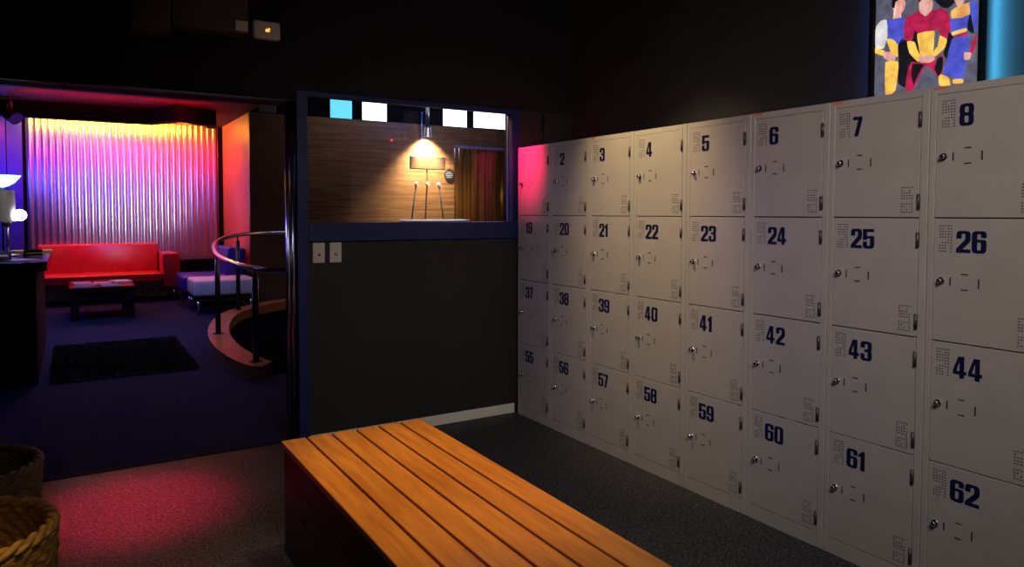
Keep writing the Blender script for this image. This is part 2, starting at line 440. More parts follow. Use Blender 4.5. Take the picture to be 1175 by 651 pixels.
# ------------------------------------------------------------------ poster light box on the right wall
t = thing('lit_poster', 'lit framed poster of three costumed people standing, above the lockers', 'poster', (3.04, 1.90, 1.70), -PI/2)
# local x runs along the wall to the right, local y into the wall, z up
b = MB(); b.box(.035, .047, -.06, -.018, .108, .72, bev=.002); b.box(.472, .484, -.06, -.018, .108, .72, bev=.002)
b.box(.047, .472, -.06, -.018, .708, .72); b.box(.047, .472, -.06, -.018, .108, .12); b.build('frame', M['black'], t)
b = MB(); b.box(.030, .035, -.062, -.02, .108, .72); b.build('silver_edge', M['chrome'], t)
b = MB(); b.box(.1, .4, -.018, 0, .15, .6); b.build('mount', M['black'], t)
def printm(n, c, s=.75):
    m = mat('print_'+n, c, .3, emit=c, estr=s, var=.32, scale=26)
    nt = m.node_tree; rp = [q for q in nt.nodes if q.type == 'VALTORGB'][0]
    nt.links.new(rp.outputs['Color'], nt.nodes['Principled BSDF'].inputs['Emission Color'])
    return m
PM = {'bg': printm('grey', (.13, .14, .2), .6), 'skin': printm('skin', (.85, .42, .36)), 'black': printm('black', (.01, .01, .015)), 'blue': printm('blue', (.08, .1, .62), .75),
      'white': printm('white', (.8, .78, .75)), 'yellow': printm('yellow', (1.0, .52, .09), .9), 'crimson': printm('crimson', (.42, .015, .07), .9), 'tan': printm('orange', (1.0, .45, .12), .8)}
FIG = [
('skin', [(0.118, 0.545), (0.123, 0.568), (0.142, 0.586), (0.166, 0.577), (0.177, 0.544), (0.171, 0.519), (0.154, 0.5), (0.158, 0.485), (0.123, 0.49), (0.133, 0.508)]),
('black', [(0.118, 0.542), (0.118, 0.572), (0.138, 0.594), (0.173, 0.582), (0.178, 0.554), (0.159, 0.565), (0.135, 0.561), (0.13, 0.535)]),
('black', [(0.172, 0.479), (0.225, 0.48), (0.242, 0.325), (0.231, 0.255), (0.192, 0.191), (0.154, 0.213), (0.148, 0.295), (0.168, 0.359)]),
('blue', [(0.091, 0.49), (0.13, 0.49), (0.172, 0.487), (0.186, 0.456), (0.177, 0.404), (0.161, 0.367), (0.158, 0.331), (0.111, 0.404), (0.096, 0.435)]),
('white', [(0.052, 0.478), (0.07, 0.495), (0.096, 0.493), (0.102, 0.43), (0.087, 0.375), (0.05, 0.382), (0.045, 0.445)]),
('yellow', [(0.047, 0.384), (0.091, 0.362), (0.087, 0.342), (0.063, 0.352), (0.047, 0.362)]),
('yellow', [(0.097, 0.412), (0.125, 0.405), (0.152, 0.372), (0.156, 0.328), (0.127, 0.333), (0.108, 0.378)]),
('skin', [(0.084, 0.355), (0.112, 0.355), (0.139, 0.334), (0.135, 0.315), (0.109, 0.316), (0.088, 0.334)]),
('yellow', [(0.095, 0.313), (0.152, 0.305), (0.15, 0.248), (0.143, 0.188), (0.12, 0.171), (0.098, 0.177)]),
('crimson', [(0.178, 0.481), (0.205, 0.491), (0.235, 0.497), (0.258, 0.469), (0.287, 0.488), (0.322, 0.488), (0.35, 0.467), (0.362, 0.41), (0.356, 0.364), (0.328, 0.373), (0.312, 0.408), (0.292, 0.406), (0.23, 0.408), (0.22, 0.425), (0.208, 0.381), (0.177, 0.391), (0.173, 0.438)]),
('skin', [(0.238, 0.493), (0.234, 0.53), (0.247, 0.56), (0.279, 0.551), (0.291, 0.516), (0.284, 0.486), (0.262, 0.47)]),
('black', [(0.233, 0.53), (0.237, 0.559), (0.259, 0.573), (0.285, 0.556), (0.292, 0.522), (0.283, 0.534), (0.247, 0.543)]),
('yellow', [(0.23, 0.406), (0.3, 0.403), (0.295, 0.354), (0.294, 0.309), (0.246, 0.314), (0.236, 0.359)]),
('yellow', [(0.188, 0.383), (0.22, 0.374), (0.232, 0.337), (0.247, 0.311), (0.237, 0.288), (0.199, 0.333)]),
('yellow', [(0.321, 0.379), (0.348, 0.359), (0.345, 0.331), (0.307, 0.299), (0.289, 0.311), (0.313, 0.337)]),
('crimson', [(0.21, 0.295), (0.253, 0.28), (0.295, 0.279), (0.336, 0.301), (0.337, 0.243), (0.322, 0.21), (0.296, 0.244), (0.27, 0.268), (0.251, 0.245), (0.219, 0.177), (0.185, 0.182), (0.194, 0.261)]),
('skin', [(0.237, 0.311), (0.269, 0.31), (0.3, 0.304), (0.303, 0.286), (0.279, 0.278), (0.246, 0.285)]),
('black', [(0.296, 0.528), (0.352, 0.52), (0.377, 0.501), (0.353, 0.482), (0.328, 0.491)]),
('black', [(0.355, 0.386), (0.374, 0.363), (0.369, 0.326), (0.352, 0.279), (0.337, 0.307), (0.35, 0.349)]),
('tan', [(0.362, 0.467), (0.389, 0.479), (0.434, 0.484), (0.433, 0.437), (0.403, 0.431), (0.366, 0.434)]),
('skin', [(0.374, 0.511), (0.379, 0.532), (0.403, 0.532), (0.413, 0.505), (0.407, 0.484), (0.386, 0.48)]),
('blue', [(0.36, 0.436), (0.403, 0.431), (0.433, 0.437), (0.427, 0.402), (0.422, 0.375), (0.369, 0.368), (0.364, 0.403)]),
('yellow', [(0.369, 0.383), (0.42, 0.388), (0.423, 0.375), (0.372, 0.369)]),
('crimson', [(0.377, 0.364), (0.425, 0.371), (0.425, 0.356), (0.383, 0.354)]),
('blue', [(0.369, 0.355), (0.431, 0.355), (0.43, 0.308), (0.414, 0.192), (0.381, 0.198), (0.384, 0.241), (0.363, 0.207), (0.337, 0.227), (0.353, 0.282)]),
('yellow', [(0.322, 0.225), (0.36, 0.206), (0.368, 0.174), (0.326, 0.178)]),
('yellow', [(0.377, 0.195), (0.414, 0.191), (0.415, 0.175), (0.377, 0.178)]),
('blue', [(0.432, 0.481), (0.451, 0.486), (0.463, 0.462), (0.463, 0.394), (0.456, 0.362), (0.444, 0.404), (0.436, 0.443)]),
('crimson', [(0.453, 0.35), (0.463, 0.348), (0.456, 0.303), (0.446, 0.279), (0.436, 0.289)]),
('black', [(0.215, 0.285), (0.262, 0.272), (0.245, 0.25), (0.222, 0.195), (0.212, 0.24)]),
('black', [(0.318, 0.29), (0.336, 0.29), (0.337, 0.243), (0.322, 0.215), (0.305, 0.25)]),
('black', [(0.152, 0.372), (0.172, 0.40), (0.172, 0.33), (0.156, 0.315)]),
('black', [(0.436, 0.443), (0.444, 0.404), (0.452, 0.36), (0.43, 0.375), (0.427, 0.402)]),
('skin', [(0.419, 0.293), (0.444, 0.286), (0.437, 0.262), (0.417, 0.266)]),
]
b = MB(); keys = list(PM)
b.mi = 0; b.box(.047, .472, -.040, -.03, .12, .708)
for i, (k, pl) in enumerate(FIG):
    b.mi = keys.index(k); y = -.0404-.0002*i
    # soften the outline
    n = len(pl); q = []
    for j in range(n):
        p0, p1, p2, p3 = [Vector(pl[(j+m) % n]) for m in (-1, 0, 1, 2)]
        for s in range(4):
            u = s/4; q.append(.5*((2*p1)+(p2-p0)*u*.8+(2*p0-5*p1+4*p2-p3)*u*u*.8+(-p0+3*p1-3*p2+p3)*u**3*.8) if False else p1.lerp(p2, u)+(.12*(p1.lerp(p2, u)-(p0+p3)*.5))*u*(1-u)*2)
    f = b.bm.faces.new([b.bm.verts.new((v.x, y, v.y)) for v in q]); f.material_index = b.mi
bmesh.ops.triangulate(b.bm, faces=[f for f in b.bm.faces if len(f.verts) > 4])
b.build('printed_picture', [PM[k] for k in keys], t)

# ------------------------------------------------------------------ bench
t = thing('wooden_bench', 'slatted orange hardwood bench box in the middle of the floor', 'bench', (.70, .70, 0))
BW, BL, BH = .605, 2.19, .45
edges = [0, .1, .202, .305, .405, .505, .605]
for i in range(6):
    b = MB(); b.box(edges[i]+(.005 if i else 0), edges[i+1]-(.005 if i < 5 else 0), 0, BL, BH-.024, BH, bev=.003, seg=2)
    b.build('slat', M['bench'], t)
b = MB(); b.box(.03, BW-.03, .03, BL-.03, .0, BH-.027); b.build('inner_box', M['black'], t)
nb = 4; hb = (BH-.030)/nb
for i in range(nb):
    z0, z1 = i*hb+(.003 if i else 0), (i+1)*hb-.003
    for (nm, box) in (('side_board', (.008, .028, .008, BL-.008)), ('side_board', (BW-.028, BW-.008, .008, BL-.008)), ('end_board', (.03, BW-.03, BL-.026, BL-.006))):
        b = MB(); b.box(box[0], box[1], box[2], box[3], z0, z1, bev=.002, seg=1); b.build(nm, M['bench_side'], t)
# mat beside the bench
b = MB(); b.box(.24, .685, 1.9, 2.86, 0, .012, bev=.004); tag(b.build('rubber_mat', M['rubber']), 'black rubber mat on the floor at the left side of the bench', 'mat')

# ------------------------------------------------------------------ wicker baskets
def basket(loc, R, H, m, label):
    t = thing('wicker_basket', label, 'basket', (loc[0], loc[1], 0), 0, 'wicker baskets at the left edge')
    bm = bmesh.new(); rows, n = 44, 112
    def ring(z, rr, row, inner):
        out = []
        for k in range(n):
            a = 2*PI*k/n
            wv = .005*math.sin(a*n/4+(PI if row % 2 else 0)*1.0)*(-1 if inner else 1)
            out.append(bm.verts.new(((rr+wv)*math.cos(a), (rr+wv)*math.sin(a), z)))
        return out
    prof = lambda u: R*(.80+.2*math.sin(min(1, u)*PI/2))
    outer = [ring(H*r/rows, prof(r/rows)+(.0035 if r % 2 else 0), r//2, False) for r in range(rows+1)]
    inner = [ring(.02+(H-.02)*r/rows, prof(r/rows)-.016-(.0035 if r % 2 else 0), r//2, True) for r in range(rows+1)]
    for Rg in (outer, inner):
        for A, B in zip(Rg, Rg[1:]):
            for k in range(n): bm.faces.new((A[k], A[(k+1) % n], B[(k+1) % n], B[k]))
    for k in range(n): bm.faces.new((outer[-1][k], outer[-1][(k+1) % n], inner[-1][(k+1) % n], inner[-1][k]))
    bm.faces.new(outer[0][::-1]); bm.faces.new(inner[0])
    bmesh.ops.recalc_face_normals(bm, faces=bm.faces)
    me = bpy.data.meshes.new('body'); bm.to_mesh(me); bm.free(); me.materials.append(m)
    for p in me.polygons: p.use_smooth = True
    link('body', me, t)
    b = MB(); N = 240; tw = 11
    for s in range(3):
        pts = []
        for i in range(N):
            a = 2*PI*i/N; ph = tw*a+s*2*PI/3
            rr = R-.008+.009*math.cos(ph); pts.append((rr*math.cos(a), rr*math.sin(a), H+.006+.009*math.sin(ph)))
        b.tube(pts, .0095, n=8, closed=True)
    b.build('braided_rim', m, t)
    return t
basket((-.30, 2.38), .25, .49, M['wicker'], 'golden wicker basket with braided rim, the nearer of the two baskets')
basket((-.36, 3.16), .25, .44, M['wicker_dark'], 'darker wicker basket standing behind the golden basket')

# ------------------------------------------------------------------ lounge shell
YC, XR, YW = 13.1, 2.235, 10.9
b = MB()
amp, pitch = .024, .0905
x0, x1 = -.555, 2.165; n = int((x1-x0)/pitch*24)
prev = None
for i in range(n+1):
    x = x0+(x1-x0)*i/n; u_ = ((x-x0)/pitch) % 1*2-1; y = YC+.012-.042*math.sqrt(1-.93*u_*u_)
    cur = (b.bm.verts.new((x, y, 0)), b.bm.verts.new((x, y, 2.83)))
    if prev: f = b.bm.faces.new((prev[0], cur[0], cur[1], prev[1])); f.smooth = True
    prev = cur
struct(b.build('wall_far_corrugated', M['corr']))
b = MB(); b.box(-3.2, XR, YC+.05, YC+.15, 0, 3.4); struct(b.build('wall_far', M['wall_dark']))
b = MB(); b.box(XR, XR+.08, YW+.09, YC+.05, 0, 2.83); struct(b.build('wall_lounge_side', M['red_lit_wall']))
b = MB(); b.box(2.166, XR, YC-.06, YC+.05, 0, 2.83); struct(b.build('trim_4', M['black']))
b = MB(); b.box(XR, 2.95, YW, YW+.09, 0, 2.83); struct(b.build('wall_veneer', M['panel_dark']))
b = MB(); b.box(2.95, 5.57, YW, YW+.09, 0, 2.83); b.box(6.53, 8.0, YW, YW+.09, 0, 2.83); b.box(5.57, 6.53, YW, YW+.09, 2.49, 2.83)
struct(b.build('wall_wood', M['panel']))
b = MB(); b.box(XR, 8.0, YW+.09, YW+.15, 2.83, 3.4); struct(b.build('wall_wood_upper', M['bulkhead']))
b = MB(); b.box(8.0, 8.1, 4.33, 14, 0, 3.4); struct(b.build('wall_bar_side', M['wall_dark']))
b = MB(); b.box(3.14, 8.1, 4.23, 4.33, 0, 3.4); struct(b.build('wall_bar_front', M['wall_dark']))
b = MB(); b.box(-3.3, 8.1, 4.33, 14.0, 3.4, 3.5); struct(b.build('ceiling_bar', M['ceiling']))
b = MB(); b.box(-3.2, XR, 9.4, YC+.05, 2.83, 2.9); struct(b.build('ceiling_lounge', M['ceiling_lounge']))
b = MB(); b.box(-3.2, XR+.3, 4.33, 9.4, 2.83, 2.9); struct(b.build('ceiling_lounge_front', M['ceiling']))
b = MB(); b.box(5.0, 7.99, 12.4, 12.5, 0, 2.83); struct(b.build('wall_passage', M['passage']))
# grooved wall at the left of the corrugated sheet
b = MB()
for i in range(12): b.box(-.60-.20*(i+1)+.012, -.60-.20*i, YC-.03, YC+.05, 0, 2.83)
struct(b.build('wall_far_left', M['blue_lit_wall']))
b = MB(); b.box(2.36, 2.62, YW-.02, YW+.08, 2.832, 2.99, bev=.02); tag(b.build('air_duct', M['plastic_dim']), 'short boxed air duct on top of the dark veneer wall', 'duct')
# ceiling bulkhead that hides the lights
b = MB()
b.box(-3.2, .91, 11.34, 11.50, 2.62, 2.83)
struct(b.build('ceiling_bulkhead', M['bulkhead']))
b = MB()
b.prism([(.911, 11.345), (1.26, 10.62), (1.82, 11.08), (1.86, 11.5), (1.74, 11.5), (1.70, 11.22), (1.32, 10.92), (1.02, 11.50), (.911, 11.50)], 2.62, 2.83)
bmesh.ops.triangulate(b.bm, faces=[f for f in b.bm.faces if len(f.verts) > 4])
struct(b.build('ceiling_bulkhead_angle', M['bulkhead']))

# ------------------------------------------------------------------ lounge furniture
def cushion(parent, name, x0, x1, y0, y1, z0, z1, m, bev=.04, rot=None, at=None):
    b = MB(); b.box(x0, x1, y0, y1, z0, z1, bev=bev, seg=4, rot=rot, at=at); return b.build(name, m, parent, smooth=True)
t = thing('sofa', 'long red leather sofa against the corrugated metal wall', 'sofa', (0, 0, 0))
cushion(t, 'seat', -.47, 1.20, 12.22, 12.95, .30, .44, M['red_leather'], .03)
cushion(t, 'backrest', -.44, 1.19, 12.80, 12.95, .40, .88, M['red_leather'], .035, Matrix.Rotation(-.16, 4, 'X'), (0, 12.85, .42))
cushion(t, 'armrest', 1.205, 1.43, 12.20, 12.98, .22, .74, M['red_leather'], .03)
b = MB(); b.box(-.47, 1.43, 12.24, 12.96, .21, .30, bev=.005); b.build('base', M['red_leather_dark'], t)
for x in (-.40, .5, 1.36):
    for y in (12.30, 12.90):
        b = MB(); b.cyl((x, y, 0), (x, y, .215), .022); b.build('leg', M['chrome'], t)

t = thing('coffee_table', 'low black coffee table holding magazines, in front of the red sofa', 'coffee table', (0, 0, 0))
TX0, TX1, TY0, TY1 = -.03, .70, 10.45, 11.60
b = MB(); b.box(TX0, TX1, TY0, TY1, .37, .42, bev=.004); b.build('tabletop', M['black_gloss'], t)
b = MB(); b.box(TX0+.03, TX1-.03, TY0+.03, TY1-.03, .25, .37); b.build('apron', M['black'], t)
for x in (TX0+.01, TX1-.10):
    for y in (TY0+.01, TY1-.10):
        b = MB(); b.box(x, x+.09, y, y+.09, 0, .37, bev=.003); b.build('leg', M['black'], t)
mags = [(.11, 11.12, .1, 'pinkprint', 0, 'pink printed magazine at the left end of the coffee table'),
        (.35, 11.02, -.15, 'pinkprint', 0, 'pink printed magazine spread in the middle of the coffee table'),
        (.58, 11.22, .25, 'paper', 0, 'white magazine at the right end of the coffee table'),
        (.16, 10.72, -.3, 'darkprint', 0, 'dark magazine lying by the near left corner of the coffee table'),
        (.42, 10.68, .1, 'darkprint', 0, 'dark magazine lying at the near edge of the coffee table')]
for (x, y, a, m, z, lab) in mags:
    g = thing('magazine', lab, 'magazine', (x, y, .4205), a, 'magazines on the coffee table')
    b = MB(); b.box(-.105, .105, -.145, .145, 0, .010, bev=.001, seg=1); b.build('pages', M['paper'], g)
    b = MB(); b.quad([(-.106, -.146, .0103), (.106, -.146, .0103), (.106, .146, .0103), (-.106, .146, .0103)])
    b.box(-.108, -.105, -.146, .146, 0, .0105); b.build('cover', M[m], g)

# blue chair and white ottoman
t = thing('lounge_chair', 'blue leather armless lounge chair right of the red sofa', 'chair', (0, 0, 0))
cushion(t, 'seat', 1.35, 2.12, 10.98, 11.95, .24, .46, M['blue_leather'], .035)
cushion(t, 'backrest', 1.90, 2.15, 10.98, 11.95, .40, .86, M['blue_leather'], .04, Matrix.Rotation(.1, 4, 'Y'), (2.0, 11.4, .45))
b = MB(); b.box(1.38, 2.10, 11.0, 11.93, .20, .25); b.build('base', M['black'], t)
for x in (1.42, 2.05):
    for y in (11.04, 11.88):
        b = MB(); b.cyl((x, y, 0), (x, y, .21), .018); b.build('leg', M['chrome'], t)
t = thing('ottoman', 'pale pinkish white leather ottoman in front of the blue chair', 'ottoman', (0, 0, 0))
cushion(t, 'seat', 1.37, 2.16, 10.22, 10.88, .25, .47, M['white_leather'], .035)
b = MB(); b.box(1.40, 2.13, 10.25, 10.85, .20, .255); b.build('base', M['black'], t)
for x in (1.43, 2.10):
    for y in (10.28, 10.82):
        b = MB(); b.cyl((x, y, 0), (x, y, .21), .018); b.build('leg', M['chrome'], t)
# black side table behind
t = thing('side_table', 'low black side table between the red sofa and the blue chair', 'table', (1.82, 12.55, 0))
b = MB(); b.box(-.33, .33, -.33, .33, .60, .64, bev=.004); b.build('tabletop', M['black_gloss'], t)
b = MB(); b.box(-.30, .30, -.30, .30, .0, .60); b.build('cabinet', M['black'], t)

# shag rug
bm = bmesh.new(); rnd = random.Random(5)
RX0, RX1, RY0, RY1 = -.165, .935, 6.70, 8.49
v = [bm.verts.new(p) for p in ((RX0, RY0, .012), (RX1, RY0, .012), (RX1, RY1, .012), (RX0, RY1, .012))]
bm.faces.new(v)
for i in range(15000):
    x, y = rnd.uniform(RX0, RX1), rnd.uniform(RY0, RY1); a = rnd.uniform(0, 2*PI); h = rnd.uniform(.018, .034)
    dx, dy = .006*math.cos(a), .006*math.sin(a); lx, ly = rnd.uniform(-.02, .02), rnd.uniform(-.02, .02)
    bm.faces.new([bm.verts.new(p) for p in ((x-dx, y-dy, .012), (x+dx, y+dy, .012), (x+lx, y+ly, .012+h))])
vb = [bm.verts.new(p) for p in ((RX0, RY0, .002), (RX1, RY0, .002), (RX1, RY1, .002), (RX0, RY1, .002))]
bm.faces.new(vb[::-1])
for i in range(4): bm.faces.new((v[i], v[(i+1) % 4], vb[(i+1) % 4], vb[i]))
me = bpy.data.meshes.new('shag_rug'); bm.to_mesh(me); bm.free(); me.materials.append(M['rug'])
tag(link('shag_rug', me), 'black shaggy rectangular rug on the lounge carpet', 'rug')

# reception counter at the left
t = thing('reception_counter', 'dark reception counter with a rounded black top at the left edge', 'counter', (0, 0, 0))
b = MB(); b.box(-2.2, -.24, 6.72, 8.9, 0, .90, bev=.01); b.build('cabinet', M['black'], t)
def rrect(x0, x1, y0, y1, r, n=8):
    out = []
    for cx, cy, a0 in ((x1-r, y1-r, 0), (x0+r, y1-r, 90), (x0+r, y0+r, 180), (x1-r, y0+r, 270)):
        for i in range(n+1):
            a = math.radians(a0+90*i/n); out.append((cx+r*math.cos(a), cy+r*math.sin(a)))
    return out
b = MB(); b.prism(rrect(-2.25, -.165, 6.62, 9.0, .16), .90, .975)
bmesh.ops.bevel(b.bm, geom=[e for e in b.bm.edges if abs(e.verts[0].co.z-e.verts[1].co.z) < 1e-5], offset=.03, segments=4, affect='EDGES')
b.build('countertop', M['black_gloss'], t)
CT = .9755
t = thing('document_tray', 'smoky plastic document tray on the reception counter', 'tray', (-.56, 7.25, CT), .1)
b = MB(); b.box(-.13, .13, -.17, .17, 0, .006); b.box(-.13, -.125, -.17, .17, .006, .06); b.box(.125, .13, -.17, .17, .006, .06); b.box(-.125, .125, .165, .17, .006, .06); b.build('tray_shell', M['clearplastic'], t)
b = MB(); b.box(-.115, .115, -.18, .15, .0065, .03); b.build('paper_stack', M['paper'], t)
t = thing('paper_sheet', 'white sheets lying near the edge of the reception counter', 'paper', (-.36, 7.05, CT), .5)
b = MB(); b.box(-.1, .1, -.14, .14, 0, .004); b.build('sheet', M['paper'], t)
b = MB(); b.box(-.17, .17, -.10, .10, 0, .02, bev=.002)
o = tag(b.build('yellow_folder', M['yellow']), 'yellow folder at the far end of the reception counter', 'folder'); o.location = (-.33, 8.45, CT); o.rotation_euler = (0, 0, .05)
t = thing('stapler', 'small black stapler on the counter in front of the yellow folder', 'stapler', (-.30, 7.9, CT), .2)
b = MB(); b.box(-.075, .075, -.02, .02, 0, .012, bev=.003); b.build('base', M['black'], t)
b = MB(); b.box(-.07, .075, -.017, .017, .02, .05, bev=.008); b.box(-.072, -.05, -.015, .015, .01, .03); b.build('arm', M['black'], t)
# desk lamp with two heads
t = thing('desk_lamp', 'silver desk lamp with a grey drum shade and a bare bright bulb on the counter', 'lamp', (-.475, 7.75, CT))
b = MB(); b.lathe([(.0, 0), (.085, 0), (.085, .012), (.02, .022), (.0, .022)], c=(0, 0, 0)); b.build('base', M['steel'], t)
b = MB(); b.cyl((0, 0, .02), (0, 0, .30), .010); b.lathe([(0, .255), (.03, .27), (.035, .30), (.02, .325), (0, .33)], n=20); b.build('stem', M['steel'], t)
b = MB(); b.cyl((0, 0, .3), (-.02, 0, .40), .012); b.cyl((-.02, 0, .31), (-.02, 0, .585), .085, .078, n=36, cap=False); b.cyl((-.02, 0, .58), (-.02, 0, .585), .079, .07, n=36); b.build('drum_shade', M['silver_shade'], t)
b = MB(); b.cyl((0, 0, .32), (.06, -.02, .35), .018, .028); b.build('bulb_socket', M['steel'], t)
b = MB()
b.lathe([(0, -.052), (.024, -.046), (.044, -.028), (.052, 0), (.044, .028), (.024, .046), (0, .052)], n=28, c=(.095, -.03, .365)); bl = b.build('bulb', M['lamp_white'], t)
# floor lamp with glowing bowl
t = thing('floor_lamp', 'floor lamp with a glowing pale blue bowl shade behind the counter', 'lamp', (-.72, 11.0, -.0))
b = MB(); b.lathe([(0, 0), (.15, 0), (.15, .015), (.03, .03), (0, .03)]); b.build('base', M['dark_steel'], t)
b = MB(); b.cyl((0, 0, .02), (0, 0, 1.70), .014); b.build('pole', M['dark_steel'], t)
b = MB(); b.lathe([(.02, 1.68), (.07, 1.70), (.13, 1.74), (.18, 1.80), (.20, 1.83), (.19, 1.828), (.125, 1.76), (.06, 1.71), (.0, 1.70)]); b.build('bowl_shade', M['bowl_glow'], t)
# stage light hung at the left of the bulkhead
t = thing('stage_light', 'black can stage light hanging from the bulkhead at the upper left', 'stage light', (-.66, 11.12, 2.62))
b = MB(); b.cyl((-.02, 0, .03), (.10, -.10, -.07), .075, .085, n=24); b.build('can', M['dark_steel'], t)
b = MB(); b.tube([(-.02, -.08, .0), (.03, -.06, .12), (.04, 0, .2), (.05, .0, .14), (.06, .03, .0)], .008); b.cyl((.04, 0, .19), (.04, 0, .21), .03); b.build('hanging_bracket', M['steel'], t)
b = MB(); b.cyl((.0995, -.0995, -.0695), (.104, -.104, -.074), .086, .086, n=24); b.build('front_ring', M['chrome'], t)
b = MB(); b.box(-.42, -.10, -.09, .22, .02, .06); b.build('light_bar', M['steel'], t)

# ------------------------------------------------------------------ curved curb and handrail
t = thing('curved_kerb', 'curved varnished wooden kerb with steel posts and handrail around a stairwell', 'kerb', (0, 0, 0))
cl = spline([(1.47, 6.02, 0), (1.30, 6.15, 0), (1.225, 6.95, 0), (1.29, 7.9, 0), (1.50, 8.9, 0), (1.80, 9.62, 0), (2.2, 10.1, 0), (2.62, 10.4, 0), (3.2, 10.55, 0)], 10)
cl = cl[6:]
left, right = [], []
for i, pnt in enumerate(cl):
    d = (cl[min(i+1, len(cl)-1)]-cl[max(i-1, 0)]).normalized(); nrm = Vector((-d.y, d.x, 0))
    left.append(pnt+nrm*.105); right.append(pnt-nrm*.105)
b = MB()
for i in range(len(cl)-1):
    q = []
    for z in (0, .12):
        q.append([b.bm.verts.new((v.x, v.y, z)) for v in (left[i], left[i+1], right[i+1], right[i])])
    A, B = q
    b.bm.faces.new(B); b.bm.faces.new(A[::-1])
    b.bm.faces.new((A[0], A[1], B[1], B[0])); b.bm.faces.new((A[2], A[3], B[3], B[2]))
    if i == 0: b.bm.faces.new((A[3], A[0], B[0], B[3]))
    if i == len(cl)-2: b.bm.faces.new((A[1], A[2], B[2], B[1]))
b.build('kerb', M['curb'], t)
for (x, y, zt) in ((1.30, 6.19, .885), (1.275, 7.834, .945), (1.82, 9.66, 1.065)):
    b = MB(); b.cyl((x, y, .12), (x, y, zt-.06), .026, n=18); b.cyl((x, y, zt-.06), (x, y, zt), .010, n=12); p_ = b.build('post', M['dark_steel'], t)
    b = MB(); b.cyl((x, y, .12), (x, y, .128), .052, n=24); b.build('flange', M['dark_steel'], p_)
rail = spline([(2.1, 5.78, .9), (1.8, 5.74, .9), (1.5, 5.82, .9), (1.30, 6.19, .9), (1.215, 6.9, .925), (1.26, 7.834, .96), (1.45, 8.9, 1.03), (1.82, 9.66, 1.08), (2.4, 10.25, 1.09), (3.2, 10.45, 1.09)], 12)
b = MB(); b.tube(rail, .024, n=16); b.build('handrail', M['chrome'], t)
# dark stairwell carpet inside the kerb
b = MB(); pts = [(v.x, v.y) for v in right]+[(3.2, 6.1)]
b.prism(pts, .001, .006); bmesh.ops.triangulate(b.bm, faces=[f for f in b.bm.faces if len(f.verts) > 4])
struct(b.build('floor_stairwell', M['stairwell']))

# ------------------------------------------------------------------ bar seen through the window
t = thing('bar_counter', 'white-topped counter just visible behind the window sill', 'counter', (0, 0, 0))
top = [(2.02, 4.75), (3.1, 5.75), (3.7, 7.1), (3.0, 7.1), (2.55, 6.1)]
b = MB(); b.prism(top, 1.265, 1.30); b.build('countertop', M['paper'], t)
b = MB(); b.prism([(2.15, 4.95), (3.05, 5.8), (3.55, 7.0), (3.08, 7.0), (2.62, 6.05)], 0, 1.265); b.build('cabinet', M['black'], t)

t = thing('display_easel', 'display easel with a framed board under the bright spotlight', 'easel', (4.90, 10.55, 0))
b = MB(); b.box(-.31, .31, -.03, -.005, 2.065, 2.27, bev=.004); b.build('board_frame', M['steel'], t)
b = MB(); b.box(-.298, .298, -.034, -.029, 2.078, 2.258); b.build('board', M['tan_board'], t)
for (xa, xb, yb_) in ((-.19, -.45, 0), (0, 0, .26), (.20, .47, 0)):
    b = MB(); b.tube([(xa, 0, 1.86), (xb, yb_, 0)], .013, n=10); b.build('leg', M['dark_steel'], t)
    b = MB(); b.cyl((xa, -.05, 1.83), (xa, .02, 1.83), .03, n=14); b.build('clip', M['paper'], t)
b = MB(); b.cyl((0, .01, 1.8), (0, .01, 2.25), .012); b.box(-.20, .20, .0, .016, 1.845, 1.86); b.build('mast', M['tan_board'], t)

t = thing('spotlight', 'blue-lit pendant spotlight above the easel', 'spotlight', (4.93, 10.60, 0))
b = MB(); b.cyl((0, 0, 2.72), (0, 0, 3.4), .03); b.build('stem', M['steel'], t)
b = MB(); b.cyl((0, 0, 2.60), (0, 0, 2.74), .07, .05, n=24, cap=False); b.cyl((0, 0, 2.73), (0, 0, 2.74), .052, .045, n=24); b.build('can', M['steel'], t)
b = MB(); b.cyl((0, 0, 2.635), (0, 0, 2.65), .055, n=20); b.build('bulb', emission('spot_bulb', (1, .85, .6), 25), t)

t = thing('round_sign', 'round black sign with pale lettering beside the strip curtain', 'sign', (5.47, YW, 2.01))
b = MB(); b.cyl((0, 0, 0), (0, -.012, 0), .10, n=36); b.build('disc', M['sign'], t)
b = MB()
for z, w0 in ((.05, .05), (.022, .07), (-.008, .07), (-.036, .05)):
    x = -w0
    while x < w0-.01:
        l = random.uniform(.012, .024); b.box(x, min(x+l, w0), -.0135, -.012, z-.008, z+.008); x += l+.007
b.build('lettering', M['signtext'], t)

t = thing('strip_curtain', 'amber translucent plastic strip curtain in the doorway of the plank wall', 'curtain', (6.05, YW-.03, 0))
b = MB(); b.box(-.49, .46, -.03, .02, 2.47, 2.515, bev=.004); b.build('rail', mat('violet_rail', (.22, .2, .5), .4), t)
for i in range(13):
    x = -.455+i*.0735; y = -.018 if i % 2 else .004
    b = MB(); n = 7; pr = None
    for k in range(n):
        u = k/(n-1)-.5; cur = (b.bm.verts.new((x+u*.10, y-.010*math.cos(u*PI)+random.uniform(-.001, .001), .03)), b.bm.verts.new((x+u*.10, y-.006*math.cos(u*PI), 2.47)))
        if pr: f = b.bm.faces.new((pr[0], cur[0], cur[1], pr[1])); f.smooth = True
        pr = cur
    b.build('strip', M['pvc'], t)
b = MB(); b.cyl((4.43, YW+.003, 2.54), (4.43, YW-.02, 2.54), .012); tag(b.build('indicator_lamp', M['led_red']), 'tiny red indicator lamp on the plank wall left of the easel', 'indicator')
